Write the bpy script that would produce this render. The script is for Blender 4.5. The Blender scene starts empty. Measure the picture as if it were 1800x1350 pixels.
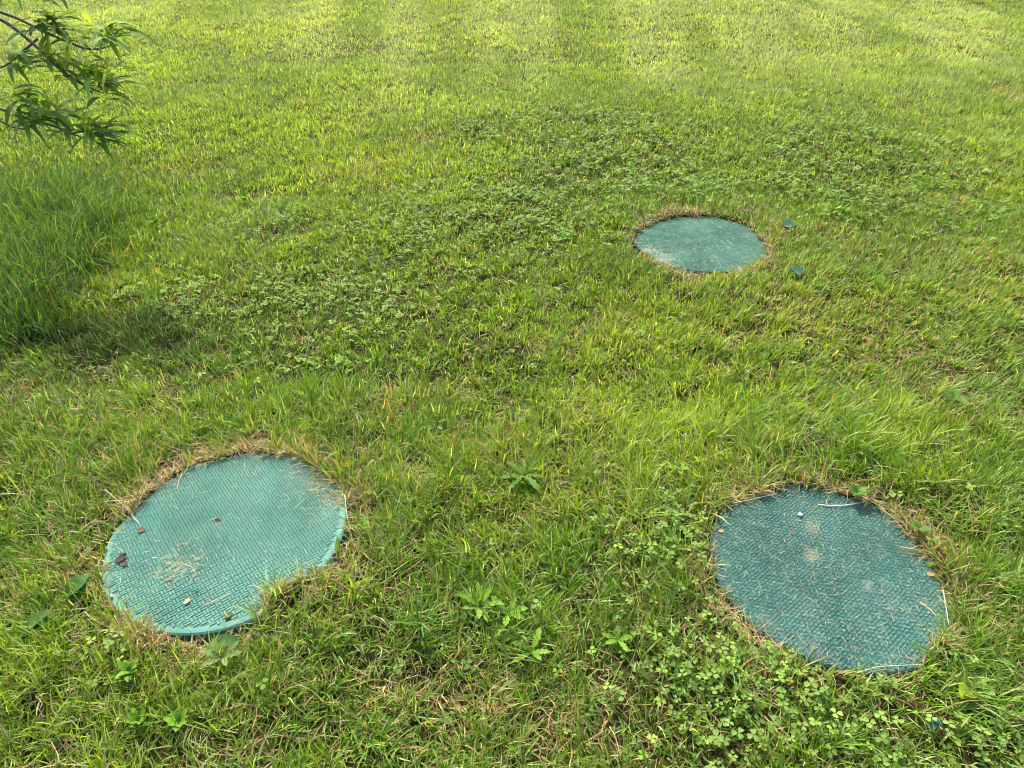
import bpy, math, random
import numpy as np
from mathutils import Matrix, Vector

SC = bpy.context.scene
COL = SC.collection
rng = np.random.default_rng(7)
random.seed(7)

# ------------------------------------------------------------------ camera
F_PX, PITCH, ROLL, CAM_H = 1190.0, 0.672, -0.014, 1.42      # focal length in px of an 1800 px wide frame
cam_d = bpy.data.cameras.new('camera')
cam = bpy.data.objects.new('camera', cam_d)
COL.objects.link(cam)
cam_d.sensor_width = 36.0
cam_d.lens = F_PX / 1800.0 * 36.0
cam_d.clip_start = 0.05
cam_d.clip_end = 500.0
cam.matrix_world = (Matrix.Translation((0, 0, CAM_H)) @ Matrix.Rotation(math.pi/2 - PITCH, 4, 'X')
                    @ Matrix.Rotation(ROLL, 4, 'Z'))
SC.camera = cam

# ------------------------------------------------------------------ sky, sun, exposure
SUN_ELEV, SUN_AZ = math.radians(46), math.radians(-17)       # azimuth from +Y towards +X
world = bpy.data.worlds.new('World')
SC.world = world
world.use_nodes = True
wn = world.node_tree
sky = wn.nodes.new('ShaderNodeTexSky')
sky.sky_type = 'NISHITA'
sky.sun_disc = False
sky.sun_elevation = SUN_ELEV
sky.sun_rotation = SUN_AZ
sky.dust_density = 4.0
wn.nodes['Background'].inputs['Strength'].default_value = 0.145
wn.links.new(sky.outputs['Color'], wn.nodes['Background'].inputs['Color'])
sun_d = bpy.data.lights.new('sun', 'SUN')
sun = bpy.data.objects.new('sun', sun_d)
COL.objects.link(sun)
sun_d.energy = 3.9
sun_d.angle = math.radians(5)
sun_d.color = (1.0, 0.94, 0.82)
sdir = Vector((math.sin(SUN_AZ)*math.cos(SUN_ELEV), math.cos(SUN_AZ)*math.cos(SUN_ELEV), math.sin(SUN_ELEV)))
sun.rotation_euler = sdir.to_track_quat('Z', 'Y').to_euler()
SC.view_settings.view_transform = 'Standard'
SC.view_settings.look = 'None'
SC.view_settings.exposure = 1.38
SC.view_settings.gamma = 1.0
SC.cycles.max_bounces = 8
SC.cycles.diffuse_bounces = 3
SC.cycles.glossy_bounces = 2
SC.cycles.transmission_bounces = 4
SC.cycles.filter_width = 1.0
SC.cycles.caustics_reflective = False
SC.cycles.caustics_refractive = False

# ------------------------------------------------------------------ helpers
def ground_at(px, py, z=0.0):
    """world point at height z that stands under a point of the 1800 x 1350 photograph"""
    x = (px - 900)/F_PX; y = -(py - 675)/F_PX
    c, s = math.cos(ROLL), math.sin(ROLL)
    x, y = c*x - s*y, s*x + c*y
    d = (x, math.cos(PITCH) + y*math.sin(PITCH), -math.sin(PITCH) + y*math.cos(PITCH))
    t = (CAM_H - z)/(-d[2])
    return np.array((d[0]*t, d[1]*t, z))

def point_at(px, py, Y):
    """world point of the given depth Y"""
    x = (px - 900)/F_PX; y = -(py + 6 - 675)/F_PX
    c, s = math.cos(ROLL), math.sin(ROLL)
    x, y = c*x - s*y, s*x + c*y
    d = (x, math.cos(PITCH) + y*math.sin(PITCH), -math.sin(PITCH) + y*math.cos(PITCH))
    t = Y/d[1]
    return np.array((d[0]*t, Y, CAM_H + d[2]*t))

_lat = {}
def vnoise(x, y, scale, seed):
    """smooth value noise 0..1 with feature size 'scale' metres"""
    if seed not in _lat:
        _lat[seed] = np.random.default_rng(1000 + seed).random((256, 256))
    T = _lat[seed]
    u = np.asarray(x)/scale + 37.3; v = np.asarray(y)/scale + 91.7
    iu = np.floor(u).astype(int); iv = np.floor(v).astype(int)
    fu = u - iu; fv = v - iv
    fu = fu*fu*(3 - 2*fu); fv = fv*fv*(3 - 2*fv)
    a = T[iu % 256, iv % 256]; b = T[(iu+1) % 256, iv % 256]
    c = T[iu % 256, (iv+1) % 256]; d = T[(iu+1) % 256, (iv+1) % 256]
    return (a*(1-fu) + b*fu)*(1-fv) + (c*(1-fu) + d*fu)*fv

def fbm(x, y, scale, seed, n=3):
    r = 0; w = 0; a = 1.0
    for i in range(n):
        r = r + a*vnoise(x, y, scale/2**i, seed*10 + i); w += a; a *= 0.55
    return r/w

def tag(o, label=None, cat=None, group=None, kind=None):
    if label: o['label'] = label
    if cat: o['category'] = cat
    if group: o['group'] = group
    if kind: o['kind'] = kind
    return o

def empty(name, loc=(0, 0, 0), rz=0.0):
    o = bpy.data.objects.new(name, None)
    o.empty_display_size = 0.05
    COL.objects.link(o)
    o.location = loc
    o.rotation_euler = (0, 0, rz)
    return o

def mesh_np(name, V, loops, sizes, mat, parent=None, color=None, smooth=True):
    me = bpy.data.meshes.new(name)
    V = np.ascontiguousarray(V, dtype=np.float32)
    me.vertices.add(len(V)); me.vertices.foreach_set('co', V.ravel())
    loops = np.asarray(loops, dtype=np.int32); sizes = np.asarray(sizes, dtype=np.int32)
    me.loops.add(len(loops)); me.loops.foreach_set('vertex_index', loops)
    me.polygons.add(len(sizes))
    starts = np.concatenate(([0], np.cumsum(sizes)[:-1])).astype(np.int32)
    me.polygons.foreach_set('loop_start', starts)
    me.polygons.foreach_set('use_smooth', np.full(len(sizes), smooth, dtype=bool))
    if color is not None:
        at = me.color_attributes.new('Col', 'FLOAT_COLOR', 'POINT')
        C4 = np.ones((len(V), 4), dtype=np.float32); C4[:, :3] = color
        at.data.foreach_set('color', C4.ravel())
    me.update(calc_edges=True)
    me.materials.append(mat)
    o = bpy.data.objects.new(name, me)
    COL.objects.link(o)
    o.parent = parent
    return o

class Parts:
    """collects faces (any size) into one mesh"""
    def __init__(s): s.V = []; s.L = []; s.S = []; s.C = []; s.n = 0
    def add(s, V, faces, col=None):
        V = np.asarray(V, float)
        for f in faces:
            s.L += [i + s.n for i in f]; s.S.append(len(f))
        s.V.append(V); s.n += len(V)
        s.C.append(np.broadcast_to(np.asarray(col if col is not None else (1, 1, 1), float), (len(V), 3)))
    def tube(s, pts, rad, k=7, col=None):
        pts = np.asarray(pts, float); n = len(pts)
        V = []; T = np.gradient(pts, axis=0)
        up = np.array((0.13, 0.21, 0.97))
        for i in range(n):
            t = T[i]/np.linalg.norm(T[i]); a = np.cross(t, up); a /= np.linalg.norm(a); b = np.cross(t, a)
            for j in range(k):
                an = 2*math.pi*j/k
                V.append(pts[i] + rad[i]*(math.cos(an)*a + math.sin(an)*b))
        F = [(i*k+j, i*k+(j+1) % k, (i+1)*k+(j+1) % k, (i+1)*k+j) for i in range(n-1) for j in range(k)]
        F += [tuple(range(k))[::-1], tuple((n-1)*k + j for j in range(k))]
        s.add(V, F, col)
    def build(s, name, mat, parent=None, smooth=True, color=True):
        return mesh_np(name, np.concatenate(s.V), s.L, s.S, mat, parent,
                       np.concatenate(s.C) if color else None, smooth)

def strips(root, phi, th0, bend, L, W, prof, twist=0.0, fold=0.0, col0=None, col1=None, wob=0.0):
    """many tapered blades or leaves at once; every argument but prof may be an array.
    prof: widths of the rows below the tip. fold > 0 gives each row a sunken midrib (3 verts)."""
    N = len(root); R = len(prof)
    full = lambda a: np.broadcast_to(np.asarray(a, float), (N,))
    phi, th0, bend, L, W, twist = map(full, (phi, th0, bend, L, W, twist))
    P = np.array(root, float); cp, sp = np.cos(phi), np.sin(phi)
    side0 = np.stack([-sp, cp, np.zeros(N)], 1)
    k = 3 if fold else 2
    V = np.empty((N, R*k + 1, 3))
    ds = L/R
    ph = phi.copy()
    for i in range(R):
        th = th0 + bend*(i/R)
        d = np.stack([np.sin(th)*np.cos(ph), np.sin(th)*np.sin(ph), np.cos(th)], 1)
        side = np.stack([-np.sin(ph), np.cos(ph), np.zeros(N)], 1)
        nrm = np.cross(d, side)
        tw = twist*(i/R)
        sd = side*np.cos(tw)[:, None] + nrm*np.sin(tw)[:, None]
        h = (W*prof[i]*0.5)[:, None]
        if fold:
            up = np.cross(sd, d)
            V[:, i*3] = P - sd*h - up*h*fold; V[:, i*3+1] = P; V[:, i*3+2] = P + sd*h - up*h*fold
        else:
            V[:, i*2] = P - sd*h; V[:, i*2+1] = P + sd*h
        P = P + d*ds[:, None]
        if wob: ph = ph + rng.normal(0, wob, N)
    V[:, -1] = P
    F = []; S = []
    for i in range(R-1):
        for j in range(k-1):
            F += [i*k+j, i*k+j+1, (i+1)*k+j+1, (i+1)*k+j]; S.append(4)
    for j in range(k-1):
        F += [(R-1)*k+j, (R-1)*k+j+1, R*k]; S.append(3)
    nv = R*k + 1
    loops = (np.arange(N)[:, None]*nv + np.array(F)[None, :]).ravel()
    sizes = np.tile(S, N)
    C = None
    if col0 is not None:
        t = np.concatenate([np.repeat(np.arange(R)/R, k), [1.0]])[None, :, None]
        C = (np.asarray(col0)[:, None, :]*(1-t) + np.asarray(col1)[:, None, :]*t).reshape(-1, 3)
    return V.reshape(-1, 3), loops, sizes, C

def join(chunks):
    V = []; L = []; S = []; C = []; n = 0
    for v, l, s, c in chunks:
        V.append(v); L.append(np.asarray(l) + n); S.append(s); C.append(c); n += len(v)
    return np.concatenate(V), np.concatenate(L), np.concatenate(S), np.concatenate(C)

# ------------------------------------------------------------------ materials
def new_mat(name):
    m = bpy.data.materials.new(name); m.use_nodes = True
    nt = m.node_tree
    return m, nt, nt.nodes['Principled BSDF'], nt.nodes['Material Output']

def leaf_mat(name, transl=0.4, rough=0.45, spec=0.35, tcol=(1.22, 1.15, 0.40), noise=0.25):
    m, nt, p, out = new_mat(name)
    at = nt.nodes.new('ShaderNodeAttribute'); at.attribute_name = 'Col'
    no = nt.nodes.new('ShaderNodeTexNoise'); no.inputs['Scale'].default_value = 160
    tc = nt.nodes.new('ShaderNodeTexCoord')
    nt.links.new(tc.outputs['Object'], no.inputs['Vector'])
    mr = nt.nodes.new('ShaderNodeMapRange')
    mr.inputs['To Min'].default_value = 1 - noise; mr.inputs['To Max'].default_value = 1 + noise
    nt.links.new(no.outputs['Fac'], mr.inputs['Value'])
    mul = nt.nodes.new('ShaderNodeVectorMath'); mul.operation = 'SCALE'
    nt.links.new(at.outputs['Color'], mul.inputs[0]); nt.links.new(mr.outputs['Result'], mul.inputs['Scale'])
    nt.links.new(mul.outputs[0], p.inputs['Base Color'])
    p.inputs['Roughness'].default_value = rough
    p.inputs['Specular IOR Level'].default_value = spec
    tr = nt.nodes.new('ShaderNodeBsdfTranslucent')
    tm = nt.nodes.new('ShaderNodeVectorMath'); tm.operation = 'MULTIPLY'
    tm.inputs[1].default_value = tcol
    nt.links.new(mul.outputs[0], tm.inputs[0]); nt.links.new(tm.outputs[0], tr.inputs['Color'])
    mx = nt.nodes.new('ShaderNodeMixShader'); mx.inputs[0].default_value = transl
    nt.links.new(p.outputs[0], mx.inputs[1]); nt.links.new(tr.outputs[0], mx.inputs[2])
    nt.links.new(mx.outputs[0], out.inputs['Surface'])
    return m

def ramp(nt, stops):
    r = nt.nodes.new('ShaderNodeValToRGB')
    e = r.color_ramp.elements
    while len(e) < len(stops): e.new(0.5)
    for i, (p, c) in enumerate(stops):
        e[i].position = p; e[i].color = (*c, 1)
    return r

def noise_node(nt, vec, scale, detail=4, rough=0.6):
    n = nt.nodes.new('ShaderNodeTexNoise')
    n.inputs['Scale'].default_value = scale; n.inputs['Detail'].default_value = detail
    n.inputs['Roughness'].default_value = rough
    nt.links.new(vec, n.inputs['Vector'])
    return n

def soil_mat():
    m, nt, p, out = new_mat('soil_and_thatch')
    tc = nt.nodes.new('ShaderNodeTexCoord')
    n1 = noise_node(nt, tc.outputs['Object'], 28, 6)
    r1 = ramp(nt, [(0.3, (0.016, 0.014, 0.005)), (0.55, (0.044, 0.042, 0.012)), (0.75, (0.080, 0.082, 0.024))])
    nt.links.new(n1.outputs['Fac'], r1.inputs[0])
    nt.links.new(r1.outputs[0], p.inputs['Base Color'])
    p.inputs['Roughness'].default_value = 0.95
    p.inputs['Specular IOR Level'].default_value = 0.05
    n2 = noise_node(nt, tc.outputs['Object'], 120, 5)
    b = nt.nodes.new('ShaderNodeBump'); b.inputs['Strength'].default_value = 0.8
    b.inputs['Distance'].default_value = 0.01
    nt.links.new(n2.outputs['Fac'], b.inputs['Height']); nt.links.new(b.outputs[0], p.inputs['Normal'])
    return m

def lid_mat(name, base, pale, dark, stains=(), speck=0.25, rough=0.85, groove_dark=0.0, tread_r=0.29):
    """worn green plastic; stains: (x, y, radius, colour, strength) in the lid's own coordinates"""
    m, nt, p, out = new_mat(name)
    tc = nt.nodes.new('ShaderNodeTexCoord'); ob = tc.outputs['Object']
    n1 = noise_node(nt, ob, 7, 5, 0.65)
    r1 = ramp(nt, [(0.30, dark), (0.5, base), (0.72, pale)])
    nt.links.new(n1.outputs['Fac'], r1.inputs[0])
    cur = r1.outputs[0]
    # fine dust speckle
    n2 = noise_node(nt, ob, 330, 3, 0.7)
    s2 = ramp(nt, [(0.56, (0, 0, 0)), (0.70, (1, 1, 1))])
    nt.links.new(n2.outputs['Fac'], s2.inputs[0])
    k = nt.nodes.new('ShaderNodeMath'); k.operation = 'MULTIPLY'; k.inputs[1].default_value = speck
    nt.links.new(s2.outputs[0], k.inputs[0])
    mx = nt.nodes.new('ShaderNodeMix'); mx.data_type = 'RGBA'
    nt.links.new(k.outputs[0], mx.inputs[0]); nt.links.new(cur, mx.inputs[6])
    mx.inputs[7].default_value = (0.24, 0.32, 0.25, 1)
    cur = mx.outputs[2]
    nd = noise_node(nt, ob, 16, 7, 0.72)
    sd = ramp(nt, [(0.50, (0, 0, 0)), (0.72, (1, 1, 1))])
    nt.links.new(nd.outputs['Fac'], sd.inputs[0])
    kd = nt.nodes.new('ShaderNodeMath'); kd.operation = 'MULTIPLY'; kd.inputs[1].default_value = 0.45
    nt.links.new(sd.outputs[0], kd.inputs[0])
    mx = nt.nodes.new('ShaderNodeMix'); mx.data_type = 'RGBA'
    nt.links.new(kd.outputs[0], mx.inputs[0]); nt.links.new(cur, mx.inputs[6])
    mx.inputs[7].default_value = (0.12, 0.14, 0.10, 1)
    cur = mx.outputs[2]
    if groove_dark:  # packed dirt plus gap shade, both put into the colour between tread bars
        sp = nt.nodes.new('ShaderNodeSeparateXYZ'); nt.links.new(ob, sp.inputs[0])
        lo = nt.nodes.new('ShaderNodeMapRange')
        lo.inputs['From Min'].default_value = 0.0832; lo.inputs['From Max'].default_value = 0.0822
        lo.inputs['To Min'].default_value = 0.0; lo.inputs['To Max'].default_value = groove_dark
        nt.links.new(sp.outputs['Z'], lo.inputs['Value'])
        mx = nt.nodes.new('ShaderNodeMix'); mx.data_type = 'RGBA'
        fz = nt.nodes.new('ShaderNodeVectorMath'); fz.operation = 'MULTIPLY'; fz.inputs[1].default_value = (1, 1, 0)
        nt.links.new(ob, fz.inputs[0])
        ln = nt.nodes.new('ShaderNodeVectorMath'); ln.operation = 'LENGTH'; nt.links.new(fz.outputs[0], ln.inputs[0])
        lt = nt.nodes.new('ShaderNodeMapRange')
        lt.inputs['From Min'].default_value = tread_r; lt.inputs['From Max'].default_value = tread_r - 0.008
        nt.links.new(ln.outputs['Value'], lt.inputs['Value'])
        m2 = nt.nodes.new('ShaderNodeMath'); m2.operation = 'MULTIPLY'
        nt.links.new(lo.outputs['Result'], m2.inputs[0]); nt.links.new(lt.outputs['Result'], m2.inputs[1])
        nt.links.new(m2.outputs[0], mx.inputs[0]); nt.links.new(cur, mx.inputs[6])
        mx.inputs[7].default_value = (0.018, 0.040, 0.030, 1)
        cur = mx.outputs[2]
    nw = noise_node(nt, ob, 40, 5, 0.7)
    for (sx, sy, sr, sc_, ss) in stains:
        d = nt.nodes.new('ShaderNodeVectorMath'); d.operation = 'DISTANCE'
        fl = nt.nodes.new('ShaderNodeVectorMath'); fl.operation = 'MULTIPLY'; fl.inputs[1].default_value = (1, 1, 0)
        nt.links.new(ob, fl.inputs[0]); nt.links.new(fl.outputs[0], d.inputs[0])
        d.inputs[1].default_value = (sx, sy, 0)
        w = nt.nodes.new('ShaderNodeMath'); w.operation = 'MULTIPLY_ADD'
        nt.links.new(nw.outputs['Fac'], w.inputs[0]); w.inputs[1].default_value = sr*2.6
        nt.links.new(d.outputs['Value'], w.inputs[2])
        mr = nt.nodes.new('ShaderNodeMapRange')
        mr.inputs['From Min'].default_value = sr*2.4; mr.inputs['From Max'].default_value = sr*1.1
        mr.inputs['To Min'].default_value = 0; mr.inputs['To Max'].default_value = ss
        nt.links.new(w.outputs[0], mr.inputs['Value'])
        mx = nt.nodes.new('ShaderNodeMix'); mx.data_type = 'RGBA'
        nt.links.new(mr.outputs['Result'], mx.inputs[0]); nt.links.new(cur, mx.inputs[6])
        mx.inputs[7].default_value = (*sc_, 1)
        cur = mx.outputs[2]
    nt.links.new(cur, p.inputs['Base Color'])
    p.inputs['Roughness'].default_value = rough
    p.inputs['Specular IOR Level'].default_value = 0.06
    b = nt.nodes.new('ShaderNodeBump'); b.inputs['Strength'].default_value = 0.35
    b.inputs['Distance'].default_value = 0.0015
    nt.links.new(n2.outputs['Fac'], b.inputs['Height']); nt.links.new(b.outputs[0], p.inputs['Normal'])
    return m

def vc_mat(name, rough=0.8, spec=0.3, scale=300, amt=0.3):
    m, nt, p, out = new_mat(name)
    at = nt.nodes.new('ShaderNodeAttribute'); at.attribute_name = 'Col'
    tc = nt.nodes.new('ShaderNodeTexCoord')
    n = noise_node(nt, tc.outputs['Object'], scale, 4)
    mr = nt.nodes.new('ShaderNodeMapRange')
    mr.inputs['To Min'].default_value = 1 - amt; mr.inputs['To Max'].default_value = 1 + amt
    nt.links.new(n.outputs['Fac'], mr.inputs['Value'])
    mul = nt.nodes.new('ShaderNodeVectorMath'); mul.operation = 'SCALE'
    nt.links.new(at.outputs['Color'], mul.inputs[0]); nt.links.new(mr.outputs['Result'], mul.inputs['Scale'])
    nt.links.new(mul.outputs[0], p.inputs['Base Color'])
    p.inputs['Roughness'].default_value = rough
    p.inputs['Specular IOR Level'].default_value = spec
    b = nt.nodes.new('ShaderNodeBump'); b.inputs['Strength'].default_value = 0.5
    b.inputs['Distance'].default_value = 0.003
    nt.links.new(n.outputs['Fac'], b.inputs['Height']); nt.links.new(b.outputs[0], p.inputs['Normal'])
    return m

M_GRASS = leaf_mat('grass_blades', transl=0.48, rough=0.5, spec=0.3)
M_CLOVER = leaf_mat('clover_leaves', transl=0.35, rough=0.65, spec=0.12, tcol=(1.1, 1.15, 0.5))
M_WEED = leaf_mat('broad_leaves', transl=0.4, rough=0.6, spec=0.15)
M_STRAW = leaf_mat('dry_straw', transl=0.15, rough=0.7, spec=0.2, tcol=(1, 0.95, 0.8))
M_PEACH = leaf_mat('peach_leaves', transl=0.48, rough=0.7, spec=0.1, tcol=(1.2, 1.2, 0.5))
M_SOIL = soil_mat()
M_DEBRIS = vc_mat('leaf_and_dirt_bits')
M_BARK = vc_mat('bark', 0.85, 0.2, 90, 0.45)

# ------------------------------------------------------------------ the three lids: positions and grass edge
LIDS = [  # centre x, y, radius, visible outline in photo px
    dict(c=(-0.751, 1.163), r=0.306, out=[(395,808),(434,799),(518,805),(560,832),(599,859),(609,885),(612,910),(608,952),(590,990),(560,1005),
        (520,1020),(490,1030),(470,1045),(462,1070),(448,1092),(434,1108),(395,1123),(350,1131),(320,1132),(298,1122),(275,1111),(240,1093),(209,1072),(190,1050),(185,1030),
        (182,1005),(186,985),(195,950),(209,928),(242,895),(265,875),(290,853),(320,833),(350,817)]),
    dict(c=(0.776, 1.024), r=0.285, out=[(1392,853),(1434,859),(1485,877),(1530,888),(1560,904),(1582,928),(1599,949),(1632,982),(1656,1024),(1671,1060),
        (1674,1100),(1640,1122),(1625,1145),(1614,1174),(1578,1190),(1530,1190),(1470,1180),(1410,1165),(1380,1141),(1350,1125),(1326,1108),(1300,1085),(1278,1060),
        (1262,1035),(1257,1006),(1250,975),(1251,949),(1256,920),(1272,898),(1320,877),(1365,865)]),
    dict(c=(0.854, 2.781), r=0.295, out=[(1110,442),(1113,428),(1118,416),(1130,402),(1160,390),(1200,382),(1250,381),(1280,388),(1310,397),(1330,412),(1342,432),
        (1346,450),(1335,462),(1320,470),(1295,480),(1265,487),(1235,488),(1200,481),(1170,470),(1140,458),(1120,450)]),
]
LID_Z = 0.022
for l in LIDS:
    l['poly'] = np.array([ground_at(px, py, LID_Z)[:2] for px, py in l['out']])

def sdf_poly(x, y, poly):
    """signed distance to the polygon, negative inside"""
    d2 = np.full(x.shape, 1e9); ins = np.zeros(x.shape, bool)
    n = len(poly)
    for i in range(n):
        ax, ay = poly[i]; bx, by = poly[(i+1) % n]
        ex, ey = bx-ax, by-ay
        t = np.clip(((x-ax)*ex + (y-ay)*ey)/(ex*ex+ey*ey+1e-12), 0, 1)
        d2 = np.minimum(d2, (x-ax-t*ex)**2 + (y-ay-t*ey)**2)
        cr = (ay > y) != (by > y)
        with np.errstate(divide='ignore', invalid='ignore'):
            xi = ax + (y-ay)*ex/np.where(ey == 0, 1e-9, ey)
        ins ^= cr & (x < xi)
    return np.where(ins, -1, 1)*np.sqrt(d2)

def lid_dist(x, y):
    """distance to the nearest visible lid area (negative on it)"""
    x = np.asarray(x, float); y = np.asarray(y, float)
    out = np.full(x.shape, 5.0)
    for l in LIDS:
        cx, cy = l['c']; near = (abs(x-cx) < 0.6) & (abs(y-cy) < 0.6)
        if near.any():
            out[near] = np.minimum(out[near], sdf_poly(x[near], y[near], l['poly']))
    return out

SCRAPS = [(1384, 403, 0.060, 0.022, -0.42), (1400, 483, 0.048, 0.018, -0.45), (1639, 1277, 0.020, 0.010, -1.0)]

def height(x, y, ld=None):
    """height of the ground: uneven turf, sunk under the lids and creeping over their rims"""
    x = np.asarray(x, float); y = np.asarray(y, float)
    h = (fbm(x, y, 0.9, 3) - 0.5)*0.05 + (fbm(x, y, 0.16, 4) - 0.5)*0.022 + (fbm(x, y, 3.0, 5) - 0.5)*0.08
    if ld is None: ld = lid_dist(x, y)
    for l in LIDS:                                   # level ground round each lid
        cx, cy = l['c']; d = np.hypot(x-cx, y-cy)
        k = np.clip((0.75 - d)/0.35, 0, 1); k = k*k*(3-2*k)
        h = h*(1-k) + k*(0.016 + (0.012 if l is LIDS[2] else 0) + (fbm(x, y, 0.12, 6) - 0.5)*0.016)
        over = np.clip((l['r'] + 0.012 - d)/0.03, 0, 1)     # turf lying on the rim
        h = h + over*(LID_Z + 0.003 - h + 0.012*np.clip(ld/0.04, 0, 1))
    sink = np.clip((0.003 - ld)/0.009, 0, 1)
    return h*(1-sink) + sink*(-0.035)

# ------------------------------------------------------------------ ground sheet
def axis_coords(lo, hi, fine, far):
    a = list(np.arange(lo, hi + fine/2, fine)); s = fine
    while a[-1] < far[1]: s *= 1.12; a.append(a[-1] + s)
    s = fine
    while a[0] > far[0]: s *= 1.12; a.insert(0, a[0] - s)
    return np.array(a)
gx = axis_coords(-1.5, 1.6, 0.009, (-90, 90)); gy = axis_coords(0.5, 3.3, 0.009, (-60, 140))
GX, GY = np.meshgrid(gx, gy, indexing='xy')
GZ = height(GX.ravel(), GY.ravel())
nx, ny = len(gx), len(gy)
ii = (np.arange(ny-1)[:, None]*nx + np.arange(nx-1)[None, :]).ravel()
quads = np.stack([ii, ii+1, ii+nx+1, ii+nx], 1)
ground = mesh_np('ground', np.stack([GX.ravel(), GY.ravel(), GZ], 1), quads.ravel(), np.full(len(quads), 4), M_SOIL)
ground['kind'] = 'structure'

# ------------------------------------------------------------------ what grows where
class Spot:
    """an elliptical patch of ground, centre and size read off the photograph, then fixed in the world"""
    def __init__(s, px, py, rx, ry, w=1.0):
        a = ground_at(px, py); b = ground_at(px + rx, py); c0 = ground_at(px, max(py - ry, -60)); c1 = ground_at(px, py + ry)
        s.c = a[:2]; s.rx = abs(b[0]-a[0]); s.ry = abs(c0[1]-c1[1])/2; s.w = w
        s.c = np.array((a[0], (c0[1]+c1[1])/2))
    def __call__(s, x, y):
        return s.w*np.exp(-(((x-s.c[0])/s.rx)**2 + ((y-s.c[1])/s.ry)**2))
def field(spots, x, y, wobble=0.35, seed=11):
    x2 = x + (fbm(x, y, 0.5, seed) - 0.5)*wobble; y2 = y + (fbm(x, y, 0.5, seed+1) - 0.5)*wobble
    r = np.zeros_like(x)
    for s in spots: r = r + s(x2, y2)
    return np.clip(r, 0, 1)
S = Spot
BRIGHT = [S(330,110,230,80,.9), S(700,330,170,70,.7), S(1000,90,200,50,.5), S(1500,120,200,60,.55), S(780,200,200,50,.5),
          S(560,270,150,60,.6), S(1720,250,120,70,.5), S(1350,180,120,40,.5), S(330,270,110,40,.6), S(100,820,160,70,.5),
          S(1250,560,180,60,.5), S(1600,780,220,90,.8), S(1180,740,220,70,.6), S(950,600,200,60,.3), S(820,900,200,100,.45),
          S(560,720,170,50,.5), S(1000,1100,120,140,.4), S(350,700,170,60,.35), S(1000,820,200,80,.4), S(1700,600,150,120,.25)]
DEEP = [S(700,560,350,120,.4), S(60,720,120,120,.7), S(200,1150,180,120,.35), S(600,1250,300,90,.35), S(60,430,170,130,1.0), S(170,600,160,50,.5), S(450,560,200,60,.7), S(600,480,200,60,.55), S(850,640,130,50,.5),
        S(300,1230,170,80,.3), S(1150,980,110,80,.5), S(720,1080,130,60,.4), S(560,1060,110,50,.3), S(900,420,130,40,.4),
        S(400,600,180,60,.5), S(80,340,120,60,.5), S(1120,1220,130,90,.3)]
PALE = [S(x_, y_, 26, 18, 1.8*(1 - y_/190)) for x_ in (560, 710, 860, 935, 1130, 1180, 1290, 1345, 1470, 1640, 1700) for y_ in (12, 40, 70, 105, 140)] + [S(30,60,130,70,.9), S(540,90,60,25,.8), S(700,90,60,45,.7), S(930,50,35,60,1), S(1130,50,45,60,1), S(1290,40,40,60,1),
        S(1470,60,35,70,1), S(1640,60,35,80,1), S(240,30,90,30,.6), S(480,30,60,30,.7), S(860,30,90,30,.6), S(1180,130,100,30,.4),
        S(700,180,150,30,.5), S(1560,160,60,40,.5), S(1390,90,60,40,.5), S(1760,60,60,50,.4), S(420,380,80,50,.3)]
DRY = [S(800,1250,500,120,.35), S(900,880,300,90,.3), S(1500,600,260,120,.3), S(150,800,150,160,.25), S(290,300,80,25,.6), S(670,290,45,30,.55), S(740,240,40,20,.45), S(1600,350,110,20,.6), S(1700,300,60,30,.5), S(1110,570,60,50,.5), S(1780,170,50,20,.6),
       S(1560,600,130,60,.45), S(1500,420,100,40,.35), S(1700,480,120,60,.4), S(140,505,60,22,.9), S(70,690,60,30,.5), S(780,700,60,35,.6), S(640,900,45,90,.7),
       S(500,790,120,16,.7), S(330,800,70,18,.6), S(560,820,60,14,.7), S(150,1020,45,60,.9), S(240,880,70,20,.6), S(300,1140,90,22,.8), S(360,1150,60,18,.8), S(500,1040,60,20,.6),
       S(1690,1050,45,90,.8), S(1550,885,90,18,.7), S(1450,1200,120,16,.7), S(1630,960,40,60,.5), S(1700,730,90,50,.4), S(960,1290,120,50,.5), S(800,1230,150,60,.5),
       S(1000,730,120,25,.5), S(1250,900,60,30,.5), S(1340,1150,60,40,.5), S(1230,380,120,8,.7), S(1350,410,14,40,.9), S(1420,540,60,30,.4), S(180,820,50,40,.3), S(1760,1250,60,60,.4), S(850,800,100,25,.4),
       S(60,1010,50,60,.3), S(1200,1080,60,40,.4), S(560,600,90,18,.3), S(680,720,90,22,.4), S(950,600,80,25,.4)]
BARE = [S(90,600,70,10,.9), S(100,520,60,8,.7), S(110,690,60,14,.7), S(170,650,30,8,.6), S(160,640,40,10,.6), S(460,340,40,8,.5), S(400,335,50,9,.6), S(370,150,45,7,.6), S(310,75,40,6,.35),
        S(390,1150,30,16,.9), S(430,1135,50,12,.8), S(1700,340,40,6,.7), S(1720,690,30,14,.6), S(1060,960,30,14,.4), S(850,700,30,9,.3),
        S(250,855,60,10,.6), S(180,940,18,50,.8), S(170,1000,16,50,.7), S(330,815,50,10,.6), S(450,785,80,8,.6), S(625,930,12,50,.6), S(1130,405,20,8,.5),
        S(60,600,60,8,.5), S(1000,1090,25,10,.5), S(800,1060,40,12,.5), S(960,880,30,10,.4), S(900,1200,60,14,.4), S(580,1130,50,14,.4), S(1085,200,50,7,.4)]
LONG = [S(60,450,190,130,1.0), S(1620,780,240,100,.8), S(1200,600,180,50,.35), S(900,950,900,260,.55), S(1700,1000,120,200,.5), S(550,680,200,60,.4), S(100,820,150,60,.6), S(1180,760,200,60,.5),
        S(720,1080,150,80,.35)]
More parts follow.
